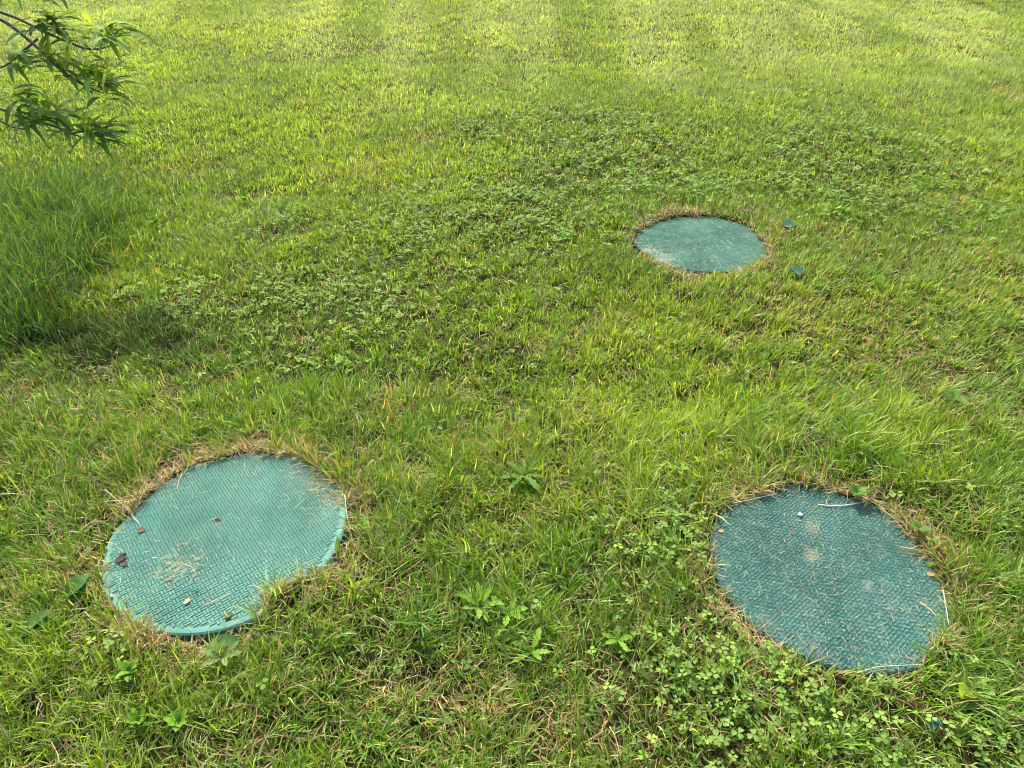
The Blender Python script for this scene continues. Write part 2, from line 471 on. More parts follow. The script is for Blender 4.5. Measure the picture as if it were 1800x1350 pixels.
CLOVER = [S(1000,205,80,20,1), S(850,230,60,25,.9), S(1060,290,170,60,1), S(900,380,190,60,.8), S(1530,280,170,70,.9), S(1480,340,120,30,.6), S(1130,240,100,40,.8), S(450,530,170,45,.7),
          S(760,420,150,50,.55), S(640,540,120,50,.5), S(1150,920,100,90,.75), S(1170,1000,110,60,.75), S(1240,1220,150,110,.75), S(1480,1270,230,80,.8), S(1370,1190,80,40,.5), S(1700,910,100,50,.45),
          S(1380,240,40,60,.5), S(480,400,90,25,.4), S(1560,400,100,20,.3), S(870,760,60,20,.3), S(240,1180,60,40,.4), S(1620,1290,200,60,.5), S(990,430,70,30,.4), S(1300,1100,60,40,.5), S(340,560,60,30,.5),
          S(520,660,90,25,.6), S(1290,330,160,25,.5), S(1110,1290,100,60,.5), S(280,90,160,30,.15)]

def rootz(x, y): return height(x, y)

# ------------------------------------------------------------------ grass
GREEN  = np.array((0.110, 0.234, 0.016))
YELLOW = np.array((0.248, 0.378, 0.018))
BLUEG  = np.array((0.068, 0.155, 0.020))
PALEG  = np.array((0.340, 0.440, 0.190))
STRAW  = np.array((0.420, 0.330, 0.150))
RUST   = np.array((0.235, 0.165, 0.075))

def mixc(a, b, t): return a*(1-t[:, None]) + b*t[:, None]

def scatter(n, x0, x1, y0, y1, wedge=None):
    x = rng.uniform(x0, x1, n); y = rng.uniform(y0, y1, n)
    if wedge is not None:
        k = abs(x) < wedge[0] + wedge[1]*y
        x, y = x[k], y[k]
    return x, y

def grow(x, y, Lm, Wm, upright, clumps):
    """one layer of living grass; returns strips"""
    ld = lid_dist(x, y)
    bare = field(BARE, x, y, 0.12, 31); clov = field(CLOVER, x, y, 0.3, 32)
    edge = -0.003 + 0.009*vnoise(x, y, 0.05, 77)
    dens = (1 - 0.9*bare)*(1 - 0.55*clov)
    nearf = 0.85*np.clip((3.6 - y)/1.8, 0, 1)
    dens *= (0.45 - 0.25*nearf) + (0.55 + 0.25*nearf)*np.clip((fbm(x, y, 0.075, 40) - 0.30 - 0.06*nearf)*5, 0, 1)      # tufts and gaps
    keep = (rng.random(len(x)) < dens) & (ld > edge)
    x, y, ld = x[keep], y[keep], ld[keep]
    n = len(x)
    bright = field(BRIGHT, x, y); deep = field(DEEP, x, y); pale = field(PALE, x, y, 0.08); dry = field(DRY, x, y, 0.15)
    lng = field(LONG, x, y, 0.3)
    tuft = vnoise(x, y, 0.035, 51); tuft2 = fbm(x, y, 0.12, 52); tuft3 = fbm(x, y, 0.6, 53)
    rim = np.clip(1 - ld/0.10, 0, 1)
    c = np.broadcast_to(GREEN, (n, 3)).copy()
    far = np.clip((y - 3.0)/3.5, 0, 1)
    c = mixc(c, YELLOW, np.clip(bright*0.9 + (tuft3-0.5)*1.5 + (tuft2-0.5)*1.3*(1-0.7*far) + rng.normal(0, 0.25, n), 0, 1))
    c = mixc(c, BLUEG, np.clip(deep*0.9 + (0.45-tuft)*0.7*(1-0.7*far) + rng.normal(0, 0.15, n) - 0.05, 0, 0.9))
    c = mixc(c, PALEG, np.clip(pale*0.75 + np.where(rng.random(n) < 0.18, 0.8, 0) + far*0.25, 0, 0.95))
    isdry = rng.random(n) < np.clip(0.045 + 0.40*dry + 0.45*rim*np.clip((fbm(x, y, 0.14, 91)-0.38)*4, 0, 1) + 0.5*np.clip(tuft2-0.60, 0, 1), 0, 0.85)
    dc = mixc(np.broadcast_to(STRAW, (n, 3)), RUST, rng.random(n)**1.5*0.9)
    c = np.where(isdry[:, None], dc, c)
    c = c*rng.uniform(0.60, 1.45, n)[:, None]
    L = Lm*rng.uniform(0.55, 1.25, n)*(0.50 + 1.0*tuft)*(1 + 0.6*lng)*(1 - 0.15*rim)*(1 - 0.4*field(BARE, x, y, 0.12, 31))
    W = Wm*rng.uniform(0.6, 1.35, n)
    lay = 2*math.pi*(fbm(x, y, 0.55, 61, 2)*1.6 + 0.35*fbm(x, y, 0.11, 62, 2)) + 0.9
    phi = lay + rng.normal(0, 1.1, n)
    rand = rng.random(n) < 0.40
    phi = np.where(rand, rng.uniform(0, 2*math.pi, n), phi)
    th0 = np.abs(rng.normal(0.40, 0.30, n))*(2 - upright) + 0.05
    bend = np.abs(rng.normal(0.75, 0.5, n))*(2 - upright)
    flat = rng.random(n) < 0.18 + 0.2*isdry
    th0 = np.where(flat, rng.uniform(1.0, 1.45, n), th0); bend = np.where(flat, rng.uniform(0, 0.4, n), bend)
    th0 = np.minimum(th0, 1.5)
    bend = np.minimum(bend, 2.2 - th0)
    z = height(x, y, ld) - 0.003
    root = np.stack([x, y, z], 1)
    base = c*0.8 + 0.2*np.array((0.16, 0.19, 0.05))
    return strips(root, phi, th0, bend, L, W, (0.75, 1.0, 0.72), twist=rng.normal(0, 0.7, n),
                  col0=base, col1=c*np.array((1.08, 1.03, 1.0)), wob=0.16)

chunks = []
def layer(n, box, Lm, Wm, upright=1.0, wedge=None):
    x, y = scatter(n, *box, wedge=wedge)
    chunks.append(grow(x, y, Lm, Wm, upright, 1))

W_ = (0.9, 0.95)
layer(260000, (-2.6, 2.6, 0.30, 1.75), 0.054, 0.0031, 1.0, W_)
layer(380000, (-4.2, 4.2, 1.75, 3.40), 0.040, 0.0036, 1.15, W_)
layer(440000, (-6.6, 6.6, 3.40, 6.00), 0.040, 0.0046, 1.25, W_)
layer(800000, (-11., 11., 6.00, 11.5), 0.038, 0.0052, 1.25, W_)
layer(60000,  (-22., 22., 11.5, 24.0), 0.060, 0.0150, 1.2)
layer(30000,  (-5.0, 5.0, -2.5, 0.30), 0.060, 0.0060, 1.0)
xo, yo = scatter(420000, -7.5, 7.5, -1.2, 6.0)          # the lawn goes on beyond the frame
ko = (abs(xo) >= W_[0] + W_[1]*yo) | (yo < 0.30)
chunks.append(grow(xo[ko], yo[ko], 0.058, 0.0075, 1.0, 1))
V, Lp, Sz, C = join(chunks); chunks = []
grass = mesh_np('grass', V, Lp, Sz, M_GRASS, color=C)
tag(grass, 'uneven green lawn grass with tufts and dry patches round the lids', 'grass', kind='stuff')
del V, Lp, C

# dead thatch lying between the blades
def thatch(n, box, Lm, Wm, rimonly=False):
    x, y = scatter(n, *box, wedge=W_)
    ld = lid_dist(x, y)
    if rimonly: keep = (ld > 0.001) & (ld < 0.08*rng.random(len(x))*np.clip((fbm(x, y, 0.14, 91)-0.40)*5, 0.0, 1.2) + 0.006)
    else:
        dry = field(DRY, x, y, 0.15); bare = field(BARE, x, y, 0.12, 31)
        keep = (ld > 0.006) & (rng.random(len(x)) < 0.25 + 0.6*dry - 0.2*bare)
    x, y, ld = x[keep], y[keep], ld[keep]; n = len(x)
    c = mixc(np.broadcast_to(STRAW, (n, 3)), RUST*0.7, np.clip(rng.random(n)*1.1, 0, 1))*rng.uniform(0.6, 1.15, n)[:, None]
    root = np.stack([x, y, height(x, y, ld) + rng.uniform(0.001, 0.016, n)], 1)
    return strips(root, rng.uniform(0, 2*math.pi, n), rng.normal(1.45, 0.16, n), rng.normal(0.05, 0.25, n),
                  Lm*rng.uniform(0.4, 1.3, n), Wm*rng.uniform(0.5, 1.2, n), (0.9, 1.0, 0.7),
                  twist=rng.normal(0, 0.8, n), col0=c, col1=c, wob=0.25)
ch = [thatch(55000, (-2.6, 2.6, 0.30, 1.75), 0.060, 0.0020), thatch(70000, (-4.2, 4.2, 1.75, 3.40), 0.04, 0.0026),
      thatch(60000, (-6.6, 6.6, 3.40, 6.0), 0.04, 0.0036), thatch(70000, (-1.2, 1.2, 0.6, 1.7), 0.040, 0.0019, True),
      thatch(18000, (0.4, 1.3, 2.3, 3.3), 0.040, 0.0026, True)]
V, Lp, Sz, C = join(ch)
tag(mesh_np('dead_grass', V, Lp, Sz, M_STRAW, color=C), 'tan dead grass and thatch lying between the green blades', 'dead grass', kind='stuff')

# tall unmown grass round the foot of the peach tree
def tall(n):
    sp = [S(30,450,130,110,1), S(20,570,70,60,.7), S(-150,500,200,130,1), S(150,420,70,60,.6), S(20,360,120,50,.7)]
    x, y = scatter(n, -4.2, -1.2, 1.7, 4.3)
    f = field(sp, x, y, 0.3, 71)
    keep = rng.random(len(x)) < f*(0.25 + 0.75*np.clip((fbm(x, y, 0.12, 72)-.3)*3, 0, 1)); x, y, f = x[keep], y[keep], f[keep]; n = len(x)
    c = mixc(np.broadcast_to(np.array((0.066, 0.145, 0.042)), (n, 3)), YELLOW, np.clip(rng.normal(0.1, 0.25, n), 0, 1))
    isdry = rng.random(n) < 0.03
    c = np.where(isdry[:, None], STRAW*0.7, c)*rng.uniform(0.75, 1.2, n)[:, None]
    root = np.stack([x, y, height(x, y) - 0.003], 1)
    return strips(root, rng.normal(0.2, 1.5, n), np.abs(rng.normal(0.30, 0.25, n)), np.abs(rng.normal(0.9, 0.6, n)),
                  rng.uniform(0.07, 0.23, n)*(0.4 + 0.7*f), rng.uniform(0.003, 0.0055, n), (0.8, 1.0, 0.85, 0.55),
                  twist=rng.normal(0, 0.8, n), col0=c*0.85, col1=c, wob=0.08)
V, Lp, Sz, C = tall(90000)
tag(mesh_np('tall_grass', V, Lp, Sz, M_GRASS, color=C), 'long dark green unmown grass at the left edge under the peach branches', 'tall grass', kind='stuff')

# ------------------------------------------------------------------ clover
def clover(n, box, size, thr):
    x, y = scatter(n, *box, wedge=W_)
    ld = lid_dist(x, y)
    f = field(CLOVER, x, y, 0.3, 32)
    keep = (rng.random(len(x)) < f*(0.15+0.85*np.clip((fbm(x, y, 0.10, 81)-0.38)*5, 0, 1)) + 0.006) & (ld > 0.012)
    x, y, ld, f = x[keep], y[keep], ld[keep], f[keep]; n = len(x)
    z = height(x, y, ld) + rng.uniform(0.012, 0.050, n)
    s = size*rng.uniform(0.5, 1.35, n)
    tiltx = rng.normal(0, 0.35, n); tilty = rng.normal(-0.1, 0.35, n); a0 = rng.uniform(0, 2*math.pi, n)
    # leaflet outline (u out from the centre, v across), heart shaped
    out = np.array([(0.06, 0), (0.40, -0.36), (0.80, -0.46), (1.04, -0.26), (0.94, 0.0), (1.04, 0.26), (0.80, 0.46), (0.40, 0.36), (0.50, 0.0)])
    cup = np.array([0.0, .12, .16, .12, 0.02, .12, .16, .12, 0.0])
    V = []; 
    for k in range(3):
        a = a0 + k*2.094 + rng.normal(0, 0.15, n)
        u, v = out[:, 0], out[:, 1]
        X = (np.cos(a)[:, None]*u - np.sin(a)[:, None]*v)*s[:, None]
        Y = (np.sin(a)[:, None]*u + np.cos(a)[:, None]*v)*s[:, None]
        Z = cup[None]*s[:, None]*0.8 - (u**2)[None]*s[:, None]*rng.uniform(-0.15, 0.35, n)[:, None] + X*tiltx[:, None] + Y*tilty[:, None]
        V.append(np.stack([X + x[:, None], Y + y[:, None], Z + z[:, None]], 2))
    V = np.concatenate(V, 1)                                   # n, 27, 3
    m = len(out); F = []
    for k in range(3):
        b = k*m
        for i in range(8):
            F += [b+8, b+i, b+(i+1) % 8]
    nv = 3*m
    loops = (np.arange(n)[:, None]*nv + np.array(F)[None]).ravel(); sizes = np.full(n*24, 3)
    base = mixc(np.broadcast_to(np.array((0.125, 0.215, 0.038)), (n, 3)), np.array((0.20, 0.30, 0.045)), np.clip(rng.normal(0.35, 0.35, n), 0, 1))
    base = mixc(base, np.array((0.16, 0.27, 0.09)), np.clip(rng.normal(0.05, 0.2, n), 0, 0.6))
    base = base*rng.uniform(0.75, 1.25, n)[:, None]
    C = np.repeat(base, nv, axis=0)
    # stalks
    root = np.stack([x + rng.normal(0, .008, n), y + rng.normal(0, .008, n), height(x, y, ld)], 1)
    return (V.reshape(-1, 3), loops, sizes, C)
ch = [clover(26000, (-2.4, 2.4, 0.35, 1.75), 0.0100, 0), clover(60000, (-3.2, 4.0, 1.75, 3.4), 0.0108, 0),
      clover(90000, (-4.5, 5.5, 3.4, 7.0), 0.0130, 0)]
V, Lp, Sz, C = join(ch)
tag(mesh_np('clover', V, Lp, Sz, M_CLOVER, color=C), 'patches of small three-leaved clover spreading through the lawn', 'clover', kind='stuff')

# ------------------------------------------------------------------ lids
def img_dir(px, py, ang):
    """ground direction (angle about z) of a line that runs at 'ang' degrees on the photo at that point"""
    a = ground_at(px, py, LID_Z); b = ground_at(px + 10*math.cos(math.radians(ang)), py - 10*math.sin(math.radians(ang)), LID_Z)
    return math.atan2(b[1]-a[1], b[0]-a[0])

def make_lid(l, mat, ringmat, label, tread=None, dome=0.0):
    cx, cy = l['c']; r = l['r']
    root = empty('septic_tank_lid', (cx, cy, -0.06))
    tag(root, label, 'tank lid', 'round green plastic lids set in the lawn')
    top = LID_Z + 0.06
    p = Parts(); K = 96
    prof = [(0.0, top+dome), (r*0.35, top+dome*0.9), (r*0.7, top+dome*0.5), (r*0.90, top+0.0004), (r-0.012, top), (r-0.005, top-0.0008), (r-0.001, top-0.004), (r, top-0.009), (r, top-0.03), (r-0.02, top-0.031), (0, top-0.031)]
    V = []; F = []
    rings = [q for q in prof if q[0] > 0]
    for (rr, zz) in rings:
        for j in range(K):
            a = 2*math.pi*j/K; V.append((rr*math.cos(a), rr*math.sin(a), zz))
    for i in range(len(rings)-1):
        for j in range(K): F.append((i*K+j, (i+1)*K+j, (i+1)*K+(j+1) % K, i*K+(j+1) % K))
    V.append((0, 0, prof[0][1])); ci = len(V)-1
    for j in range(K): F.append((ci, j, (j+1) % K))
    F.append(tuple((len(rings)-1)*K + j for j in range(K))[::-1])
    p.add(V, F)
    if tread:
        a, cell, hb = tread['ang'], tread['cell'], tread['h']
        ca, sa = math.cos(a), math.sin(a); ri = r - tread['rim']; nc = int(r/cell) + 2; e = 0.0006
        for i in range(-nc, nc+1):
            for j in range(-nc, nc+1):
                along = (i + j) % 2 == 0 or tread['rows']
                for q in ((-0.30, 0.30) if tread['rows'] else (-0.25, 0.25)):
                    jit = lambda: (random.random()-.5)*0.0006
                    u = i*cell + (0 if along else q*cell) + jit(); v = j*cell + (q*cell if along else 0) + jit()
                    if tread['rows']: u += cell*(0.5 if q > 0 else 0); v = j*cell*1.24 + q*cell*1.033
                    x, y = ca*u - sa*v, sa*u + ca*v
                    if math.hypot(x, y) > ri - cell*0.3: continue
                    l2 = cell*tread['fill']*0.5; w2 = cell*tread['wid']*0.5
                    hl, hw = (l2, w2) if along else (w2, l2)
                    z0 = top - 0.0008; z1 = z0 + 0.0008 + hb*random.uniform(0.7, 1.1)
                    bx = []
                    for (du, dv, zz) in [(-hl,-hw,z0),(hl,-hw,z0),(hl,hw,z0),(-hl,hw,z0),(-hl+e,-hw+e,z1),(hl-e,-hw+e,z1),(hl-e,hw-e,z1),(-hl+e,hw-e,z1)]:
                        bx.append((x + ca*du - sa*dv, y + sa*du + ca*dv, zz))
                    p.add(bx, [(4,5,6,7),(0,1,5,4),(1,2,6,5),(2,3,7,6),(3,0,4,7)])
    o = p.build('cover', mat, root, smooth=False, color=False)
    q = Parts()
    V = []; F = []
    prof = [(r-0.030, top-0.0325), (r+0.006, top-0.0325), (r+0.008, top-0.036), (r+0.008, top-0.12), (r-0.030, top-0.12)]
    for (rr, zz) in prof:
        for j in range(K):
            a = 2*math.pi*j/K; V.append((rr*math.cos(a), rr*math.sin(a), zz))
    n = len(prof)
    for i in range(n):
        for j in range(K): F.append((i*K+j, ((i+1) % n)*K+j, ((i+1) % n)*K+(j+1) % K, i*K+(j+1) % K))
    q.add(V, F)
    q.build('riser_ring', ringmat, root, smooth=False, color=False)
    return root

def local(l, px, py):
    g = ground_at(px, py, LID_Z); return g[0]-l['c'][0], g[1]-l['c'][1]
TAN = (0.27, 0.22, 0.15); GREY = (0.11, 0.10, 0.09); BRN = (0.10, 0.08, 0.06)
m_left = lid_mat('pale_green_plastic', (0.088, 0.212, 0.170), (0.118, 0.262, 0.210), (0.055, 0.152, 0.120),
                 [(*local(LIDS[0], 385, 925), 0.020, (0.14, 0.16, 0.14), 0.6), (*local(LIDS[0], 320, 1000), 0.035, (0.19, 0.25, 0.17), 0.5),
                  (*local(LIDS[0], 250, 905), 0.05, (0.05, 0.20, 0.17), 0.5), (*local(LIDS[0], 200, 1010), 0.035, (0.07, 0.22, 0.20), 0.5)], speck=0.30, groove_dark=0.6, tread_r=0.290)
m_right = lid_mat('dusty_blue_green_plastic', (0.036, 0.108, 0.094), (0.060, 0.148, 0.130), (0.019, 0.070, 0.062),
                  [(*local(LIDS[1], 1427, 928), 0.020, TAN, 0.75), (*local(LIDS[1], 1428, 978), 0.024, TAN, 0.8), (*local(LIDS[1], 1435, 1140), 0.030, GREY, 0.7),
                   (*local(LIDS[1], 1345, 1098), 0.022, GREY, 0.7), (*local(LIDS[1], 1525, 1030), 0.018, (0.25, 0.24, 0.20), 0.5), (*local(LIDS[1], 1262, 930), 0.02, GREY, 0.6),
                   (*local(LIDS[1], 1392, 935), 0.010, GREY, 0.6), (*local(LIDS[1], 1570, 1070), 0.012, TAN, 0.4), (*local(LIDS[1], 1600, 1155), 0.02, GREY, 0.4)], speck=0.6, groove_dark=0.35)
m_far = lid_mat('smooth_green_plastic', (0.024, 0.076, 0.056), (0.044, 0.108, 0.080), (0.012, 0.048, 0.036),
                [(*local(LIDS[2], 1140, 442), 0.040, TAN, 0.55), (*local(LIDS[2], 1165, 455), 0.05, (0.22, 0.27, 0.20), 0.6)], speck=0.5)
m_ring = lid_mat('riser_green_plastic', (0.05, 0.15, 0.13), (0.06, 0.18, 0.15), (0.03, 0.1, 0.09))  # green plastic of the riser rings under the covers
t_left = dict(ang=img_dir(400, 960, 28), cell=0.0150, h=0.0026, fill=0.91, wid=0.34, rim=0.016, rows=False)
t_right = dict(ang=img_dir(1450, 1020, 43), cell=0.0128, h=0.0020, fill=0.93, wid=0.43, rim=0.004, rows=True)
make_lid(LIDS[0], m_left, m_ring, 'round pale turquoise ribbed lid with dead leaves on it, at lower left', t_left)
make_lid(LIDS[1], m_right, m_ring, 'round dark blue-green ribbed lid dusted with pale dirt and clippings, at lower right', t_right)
make_lid(LIDS[2], m_far, m_ring, 'smooth round green lid farthest away, above the other two', None, dome=0.004)

# ------------------------------------------------------------------ small bits of green plastic in the turf
lab = ['larger teal plastic chip right of the far lid, the one farther away',
       'narrow teal plastic chip right of the far lid, the one nearer the camera',
       'tiny teal plastic chip in clover below the dusty lower right lid']
for (px, py, lw, sw, an), lb in zip(SCRAPS, lab):
    g = ground_at(px, py, 0.03)
    z = float(height(np.array([g[0]]), np.array([g[1]]))[0])
    p = Parts(); V = []; n = 12
    for k in range(n):
        a = 2*math.pi*k/n; q = 1 + 0.22*math.sin(3*a + px) + 0.1*math.cos(5*a)
        V.append((lw*0.5*q*math.cos(a), sw*q*math.sin(a)*1.3, 0.0))
    top = [(x, y, 0.004) for x, y, _ in V]
    p.add(V + top, [tuple(range(n))[::-1], tuple(range(n, 2*n))] + [(k, (k+1) % n, n+(k+1) % n, n+k) for k in range(n)])
    o = p.build('plastic_chip', m_far, None, smooth=False, color=False)
    o.location = (g[0], g[1], z + 0.026); o.rotation_euler = (0.25, 0.05, an)
    tag(o, lb, 'plastic chip', 'teal plastic chips in the turf')

# ------------------------------------------------------------------ clippings on the lids
def clip_stuff(l, n, Lr, Wr, cols, name, label, dense=()):
    cx, cy = l['c']; r = l['r']
    x = []; y = []
    a = rng.uniform(0, 2*math.pi, n); rr = r*np.sqrt(rng.random(n))*0.985
    x = cx + rr*np.cos(a); y = cy + rr*np.sin(a)
    for (px, py, rad, m) in dense:
        g = ground_at(px, py, LID_Z); x = np.concatenate([x, g[0] + rng.normal(0, rad, m)]); y = np.concatenate([y, g[1] + rng.normal(0, rad, m)])
    k = (np.hypot(x-cx, y-cy) < r*0.985); x, y = x[k], y[k]; n = len(x)
    c = np.array(cols)[rng.integers(0, len(cols), n)]*rng.uniform(0.7, 1.2, n)[:, None]
    root = np.stack([x, y, np.full(n, LID_Z + 0.004) + rng.uniform(0, 0.0015, n)], 1)
    L = rng.uniform(*Lr, n)*np.where(rng.random(n) < 0.08, 2.5, 1.0)
    V, Lp, Sz, C = strips(root, rng.uniform(0, 2*math.pi, n), rng.normal(1.54, 0.05, n), rng.normal(0.0, 0.08, n), L, rng.uniform(*Wr, n),
                          (0.8, 1.0, 0.8), twist=rng.normal(0, 0.5, n), col0=c, col1=c, wob=0.14)
    V[:, 2] = np.maximum(V[:, 2], LID_Z + 0.0036 + (0.003 if l is LIDS[2] else 0))
    tag(mesh_np(name, V, Lp, Sz, M_STRAW, color=C), label, 'clippings', kind='stuff')
ST1, ST2, GR1, GR2, BR1 = (0.42, 0.36, 0.20), (0.30, 0.24, 0.12), (0.22, 0.30, 0.14), (0.10, 0.16, 0.06), (0.10, 0.06, 0.04)
clip_stuff(LIDS[0], 420, (0.008, 0.030), (0.0006, 0.0013), [ST1, ST2, GR1, GR2, (0.3, 0.42, 0.3), BR1], 'grass_clippings',
           'thin dry grass clippings scattered over the pale turquoise lid',
           [(315, 990, 0.035, 170), (575, 855, 0.035, 260), (590, 880, 0.02, 100), (440, 808, 0.05, 80), (300, 860, 0.03, 50), (420, 1110, 0.04, 80), (480, 1060, 0.03, 80), (540, 835, .03, 90)])
clip_stuff(LIDS[1], 3600, (0.004, 0.013), (0.0005, 0.0011), [(0.16, 0.26, 0.20), (0.12, 0.22, 0.17), (0.24, 0.30, 0.18), (.3,.26,.15)], 'grass_clippings',
           'fine pale clippings covering the dusty blue-green lid',
           [(1640, 1060, 0.02, 60), (1430, 925, 0.012, 50), (1430, 980, 0.014, 60), (1560, 1180, 0.03, 70), (1430, 1150, 0.02, 60)])
clip_stuff(LIDS[2], 1100, (0.004, 0.012), (0.0007, 0.0012), [(0.26, 0.36, 0.28), ST1, (0.2, 0.3, 0.2)], 'grass_clippings',
           'pale clippings and dust on the far smooth green lid', [(1148, 442, 0.03, 220), (1175, 460, 0.07, 320), (1250, 430, 0.05, 80)])

# ------------------------------------------------------------------ single things lying on the lids
def on_lid(px, py, dz=0.004):
    g = ground_at(px, py, LID_Z + dz); return g
def dead_leaf(px, py, size, rz, colr, label, curl=1.0, name='dead_leaf', cat='dead leaf'):
    g = on_lid(px, py, 0.0032); p = Parts(); n = 7; size *= 0.75; curl *= 0.5
    V = []; F = []
    for i in range(n):
        t = i/(n-1); w = size*0.36*math.sin(math.pi*(0.08+0.88*t))*(1+0.25*random.uniform(-1, 1))
        z = curl*size*0.35*(t-0.5)**2 + 0.001
        for s_ in (-1, 0, 1):
            V.append(((t-0.5)*size, s_*w, z + abs(s_)*curl*size*0.16 + random.uniform(0, size*0.05)))
    for i in range(n-1):
        for j in range(2): F.append((i*3+j, i*3+j+1, (i+1)*3+j+1, (i+1)*3+j))
    p.add(V, F, colr)
    o = p.build(name, M_WEED if colr[1] > colr[0] else M_DEBRIS, None)
    o.location = g; o.rotation_euler = (random.uniform(-.1, .1), random.uniform(-.1, .1), rz)
    tag(o, label, cat)
dead_leaf(249, 933, 0.024, 0.3, (0.12, 0.055, 0.025), 'small reddish brown dead leaf near the upper left rim of the turquoise lid')
dead_leaf(214, 982, 0.040, 1.0, (0.040, 0.020, 0.016), 'dark purple-brown curled dead leaf at the left rim of the turquoise lid', 1.4)
dead_leaf(219, 992, 0.026, -0.4, (0.060, 0.032, 0.024), 'smaller brown curled leaf touching the dark leaf at the left rim of the turquoise lid', 1.4)
dead_leaf(384, 916, 0.026, -0.2, (0.035, 0.028, 0.022), 'dark crumpled dead leaf near the middle of the turquoise lid', 1.0)
dead_leaf(346, 1042, 0.013, -0.2, (0.035, 0.022, 0.02), 'tiny dark dried bud on the lower half of the turquoise lid', 1.2)
dead_leaf(330, 1057, 0.024, 1.4, (0.30, 0.25, 0.12), 'small straw yellow dead leaf on the lower half of the turquoise lid', 1.0)
dead_leaf(298, 1018, 0.020, 0.1, (0.20, 0.14, 0.06), 'small tan leaf scrap below the clippings on the turquoise lid', 0.5)
dead_leaf(402, 1082, 0.028, 0.9, (0.10, 0.16, 0.045), 'curled green leaf near the bottom of the turquoise lid', 1.3, 'green_leaf', 'leaf')
dead_leaf(1395, 937, 0.018, -0.6, (0.11, 0.08, 0.06), 'small brown leaf scrap beside the tan dirt spot on the dusty lid', 0.8)
dead_leaf(1268, 934, 0.020, 0.4, (0.24, 0.18, 0.09), 'tan dead leaf at the left rim of the dusty blue-green lid', 0.8)
dead_leaf(1636, 1010, 0.026, 0.2, (0.28, 0.16, 0.07), 'orange tan dead leaf at the right rim of the dusty blue-green lid', 0.8)

def pebble(px, py, s, colr, label, flat=0.7, name='pebble'):
    p = Parts(); g = on_lid(px, py, 0.0); V = []; F = []; K = 10; R = 6
    for i in range(R+1):
        th = math.pi*i/R
        for j in range(K):
            a = 2*math.pi*j/K; q = s*(1+0.16*math.sin(2*a+px) + 0.1*math.cos(3*a+i))
            V.append((q*math.sin(th)*math.cos(a), q*0.75*math.sin(th)*math.sin(a), s*flat*math.cos(th)))
    for i in range(R):
        for j in range(K): F.append((i*K+j, (i+1)*K+j, (i+1)*K+(j+1) % K, i*K+(j+1) % K))
    p.add(V, F, colr)
    o = p.build(name, M_DEBRIS, None); o.location = (g[0], g[1], LID_Z + s*flat + 0.0015); o.rotation_euler = (0, 0, px)
    tag(o, label, 'pebble')
pebble(197, 1050, 0.0055, (0.45, 0.45, 0.38), 'small white pebble at the left rim of the turquoise lid')
pebble(1406, 907, 0.0085, (0.30, 0.29, 0.27), 'pale grey stone chip near the top of the dusty blue-green lid', 0.45, 'stone_chip')

def stem(pts, r0, colr, label, name='dry_stem', cat='stem', z=None):
    p = Parts(); P = []
    for k, q in enumerate(pts):
        zz = (z[k] if z else 0.006)
        P.append(ground_at(q[0], q[1], LID_Z + zz))
    P = np.array(P)
    # refine
    t = np.linspace(0, len(P)-1, 4*(len(P)-1)+1); P2 = np.stack([np.interp(t, range(len(P)), P[:, i]) for i in range(3)], 1)
    P2[1:-1] = (P2[:-2] + 2*P2[1:-1] + P2[2:])/4
    p.tube(P2, np.linspace(r0, r0*0.5, len(P2)), 5, colr)
    o = p.build(name, M_DEBRIS, None); tag(o, label, cat)
stem([(1438,887),(1455,889),(1478,889),(1500,886),(1520,882)], 0.0022, (0.50, 0.42, 0.30), 'pale bent twig at the top of the dusty blue-green lid', 'twig', 'twig')
stem([(1455,888),(1452,880),(1458,874)], 0.0010, (0.45, 0.38, 0.28), 'short side sprig standing beside the pale bent twig on the dusty lid', 'twig', 'twig', [0.006, 0.010, 0.016])
stem([(1288,885),(1320,878),(1365,868)], 0.0016, (0.42, 0.45, 0.22), 'straight straw stem across the upper left rim of the dusty lid', z=[.006,.010,.012])
stem([(1510,870),(1545,888),(1575,915),(1598,945)], 0.0014, (0.45, 0.36, 0.22), 'long tan runner along the upper right rim of the dusty lid', z=[.02,.014,.01,.01])
stem([(1618,1058),(1636,1072),(1652,1090)], 0.0012, (0.46, 0.38, 0.24), 'thin straw near the right rim of the dusty lid')
stem([(1656,1028),(1662,1060),(1668,1100)], 0.0016, (0.52, 0.40, 0.25), 'straw stem standing up along the right rim of the dusty lid', z=[.008,.012,.016])
stem([(184,860),(215,886),(245,919)], 0.0010, (0.45, 0.40, 0.28), 'long pale straw crossing the upper left rim of the turquoise lid', z=[.05,.03,.006])
stem([(320,833),(314,846),(311,858)], 0.0016, (0.40, 0.32, 0.22), 'short thick straw hanging over the top left rim of the turquoise lid', z=[.016,.010,.006])
stem([(606,870),(609,900),(614,925),(625,935)], 0.0014, (0.42, 0.36, 0.22), 'curved tan straw along the right rim of the turquoise lid', z=[.02,.012,.01,.02])
stem([(355,1065),(380,1055),(405,1042)], 0.0010, (0.42, 0.38, 0.28), 'thin straw on the lower right part of the turquoise lid')
stem([(1500,1185),(1540,1172),(1575,1170),(1620,1168)], 0.0009, (0.46, 0.44, 0.24), 'thin curling straw at the bottom rim of the dusty lid', z=[.02,.02,.016,.02])

